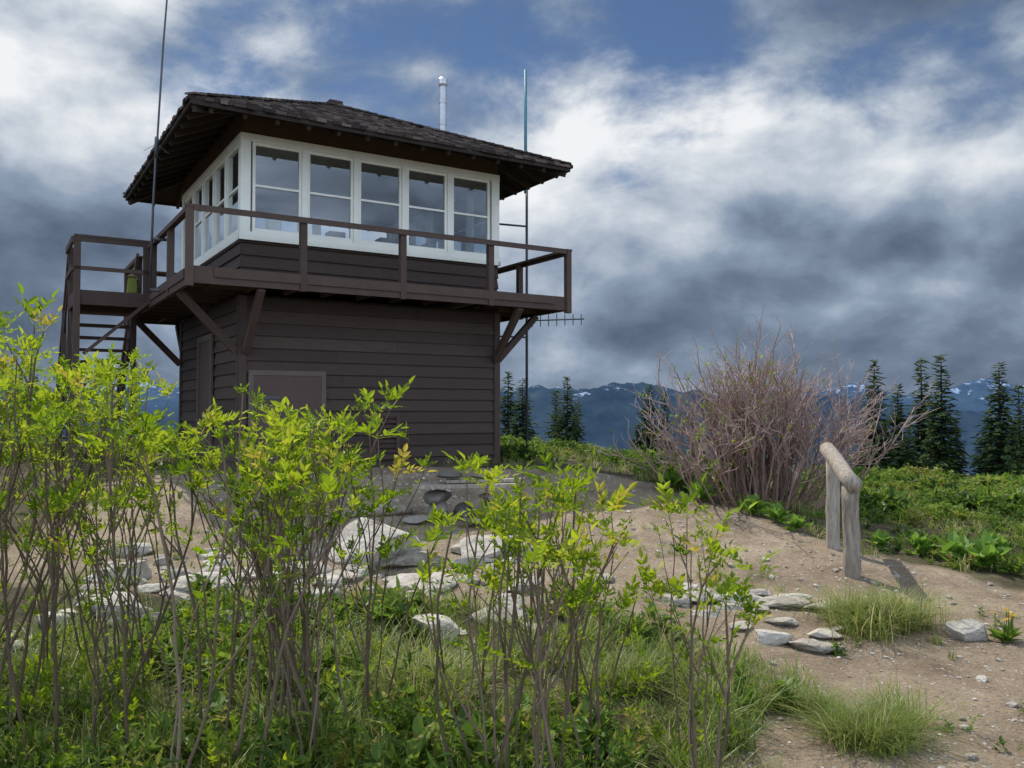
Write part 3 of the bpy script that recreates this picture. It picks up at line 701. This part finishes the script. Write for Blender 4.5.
nA=cnoise(dirv,2.3,9,.55,L1,dist=.15);nA2=cnoise(up,2.3,4,.5,L1,dist=.15)
nB=cnoise(dirv,1.5,2,.5,(5.2,1.3,.4),(1,1,2.6));nC=cnoise(dirv,6.5,7,.62,(2.2,.3,.9),(1,1,1.6),.3)
dens_=addall([mth('MULTIPLY',mth('SUBTRACT',nA,.5),3.6),mth('MULTIPLY',mth('SUBTRACT',nC,.5),2.0),.80,blob(-7,25,13,4.2,-.90),blob(-20,17,4,3.5,-.45),blob(13,25,7,3,-.35),blob(27,20,12,6,-.16),blob(-31,21,9,5,.5),blob(4,20,6,4,.35),blob(0,3,60,10,.8)])
cov=N(nt,'ShaderNodeMapRange',{'Value':dens_,'From Min':-.02,'From Max':.78},interpolation_type='SMOOTHSTEP').outputs[0]
edge=mth('MULTIPLY',mth('SUBTRACT',nA,nA2),2.8)
br=addall([edge,mth('MULTIPLY',mth('SUBTRACT',nB,.5),1.0),mth('MULTIPLY',mth('SUBTRACT',nC,.5),.62),.43,blob(-31,22,11,5,.30),blob(-29,15,12,3,.10),blob(5,21,6,4,.32),blob(24,14.5,6,2.2,.28),blob(-29,9,9,4,-.12),blob(14,6,20,4.5,-.12),blob(2,3,12,2,.08),blob(-2,11,8,5,.06),blob(25,23,12,4,-.06)])
ccol=ramp(nt,br,[(.05,(.095,.13,.19)),(.28,(.16,.21,.29)),(.5,(.275,.345,.45)),(.74,(.53,.59,.67)),(1.,(.88,.90,.92))])
back=N(nt,'ShaderNodeMapRange',{'Value':sp[1],'From Min':.30,'From Max':-.4,'To Min':1.0,'To Max':4.4}).outputs[0]  # unseen clouds behind the camera brightened, added fill for the shaded sides
sky=N(nt,'ShaderNodeTexSky',sky_type='NISHITA');sky.sun_disc=False;sky.sun_elevation=EL;sky.sun_rotation=AZ;sky.altitude=2500;sky.dust_density=.2;sky.ozone_density=4
b1=N(nt,'ShaderNodeBackground',{'Color':sky.outputs[0],'Strength':.078}).outputs[0]
b2=N(nt,'ShaderNodeBackground',{'Color':ccol,'Strength':back}).outputs[0]
N(nt,'ShaderNodeOutputWorld',{'Surface':N(nt,'ShaderNodeMixShader',{0:cov,1:b1,2:b2}).outputs[0]})
S=Vector((math.sin(AZ)*math.cos(EL),math.cos(AZ)*math.cos(EL),math.sin(EL)))
sl=bpy.data.lights.new('sun','SUN');sl.energy=5.0;sl.angle=math.radians(.5);sl.color=(1,.95,.86)
so=bpy.data.objects.new('sun',sl);scene.collection.objects.link(so);so.rotation_euler=(-S).to_track_quat('-Z','Y').to_euler();so.location=(0,0,30)
cam=bpy.data.cameras.new('camera');co=bpy.data.objects.new('camera',cam);scene.collection.objects.link(co)
cam.sensor_width=36;cam.lens=850*36/1024;cam.clip_end=60000;cam.clip_start=.05
co.location=(0,0,1.6);co.rotation_euler=(math.radians(90+1.75),0,0);scene.camera=co
scene.view_settings.view_transform='Standard';scene.view_settings.look='None';scene.view_settings.exposure=0
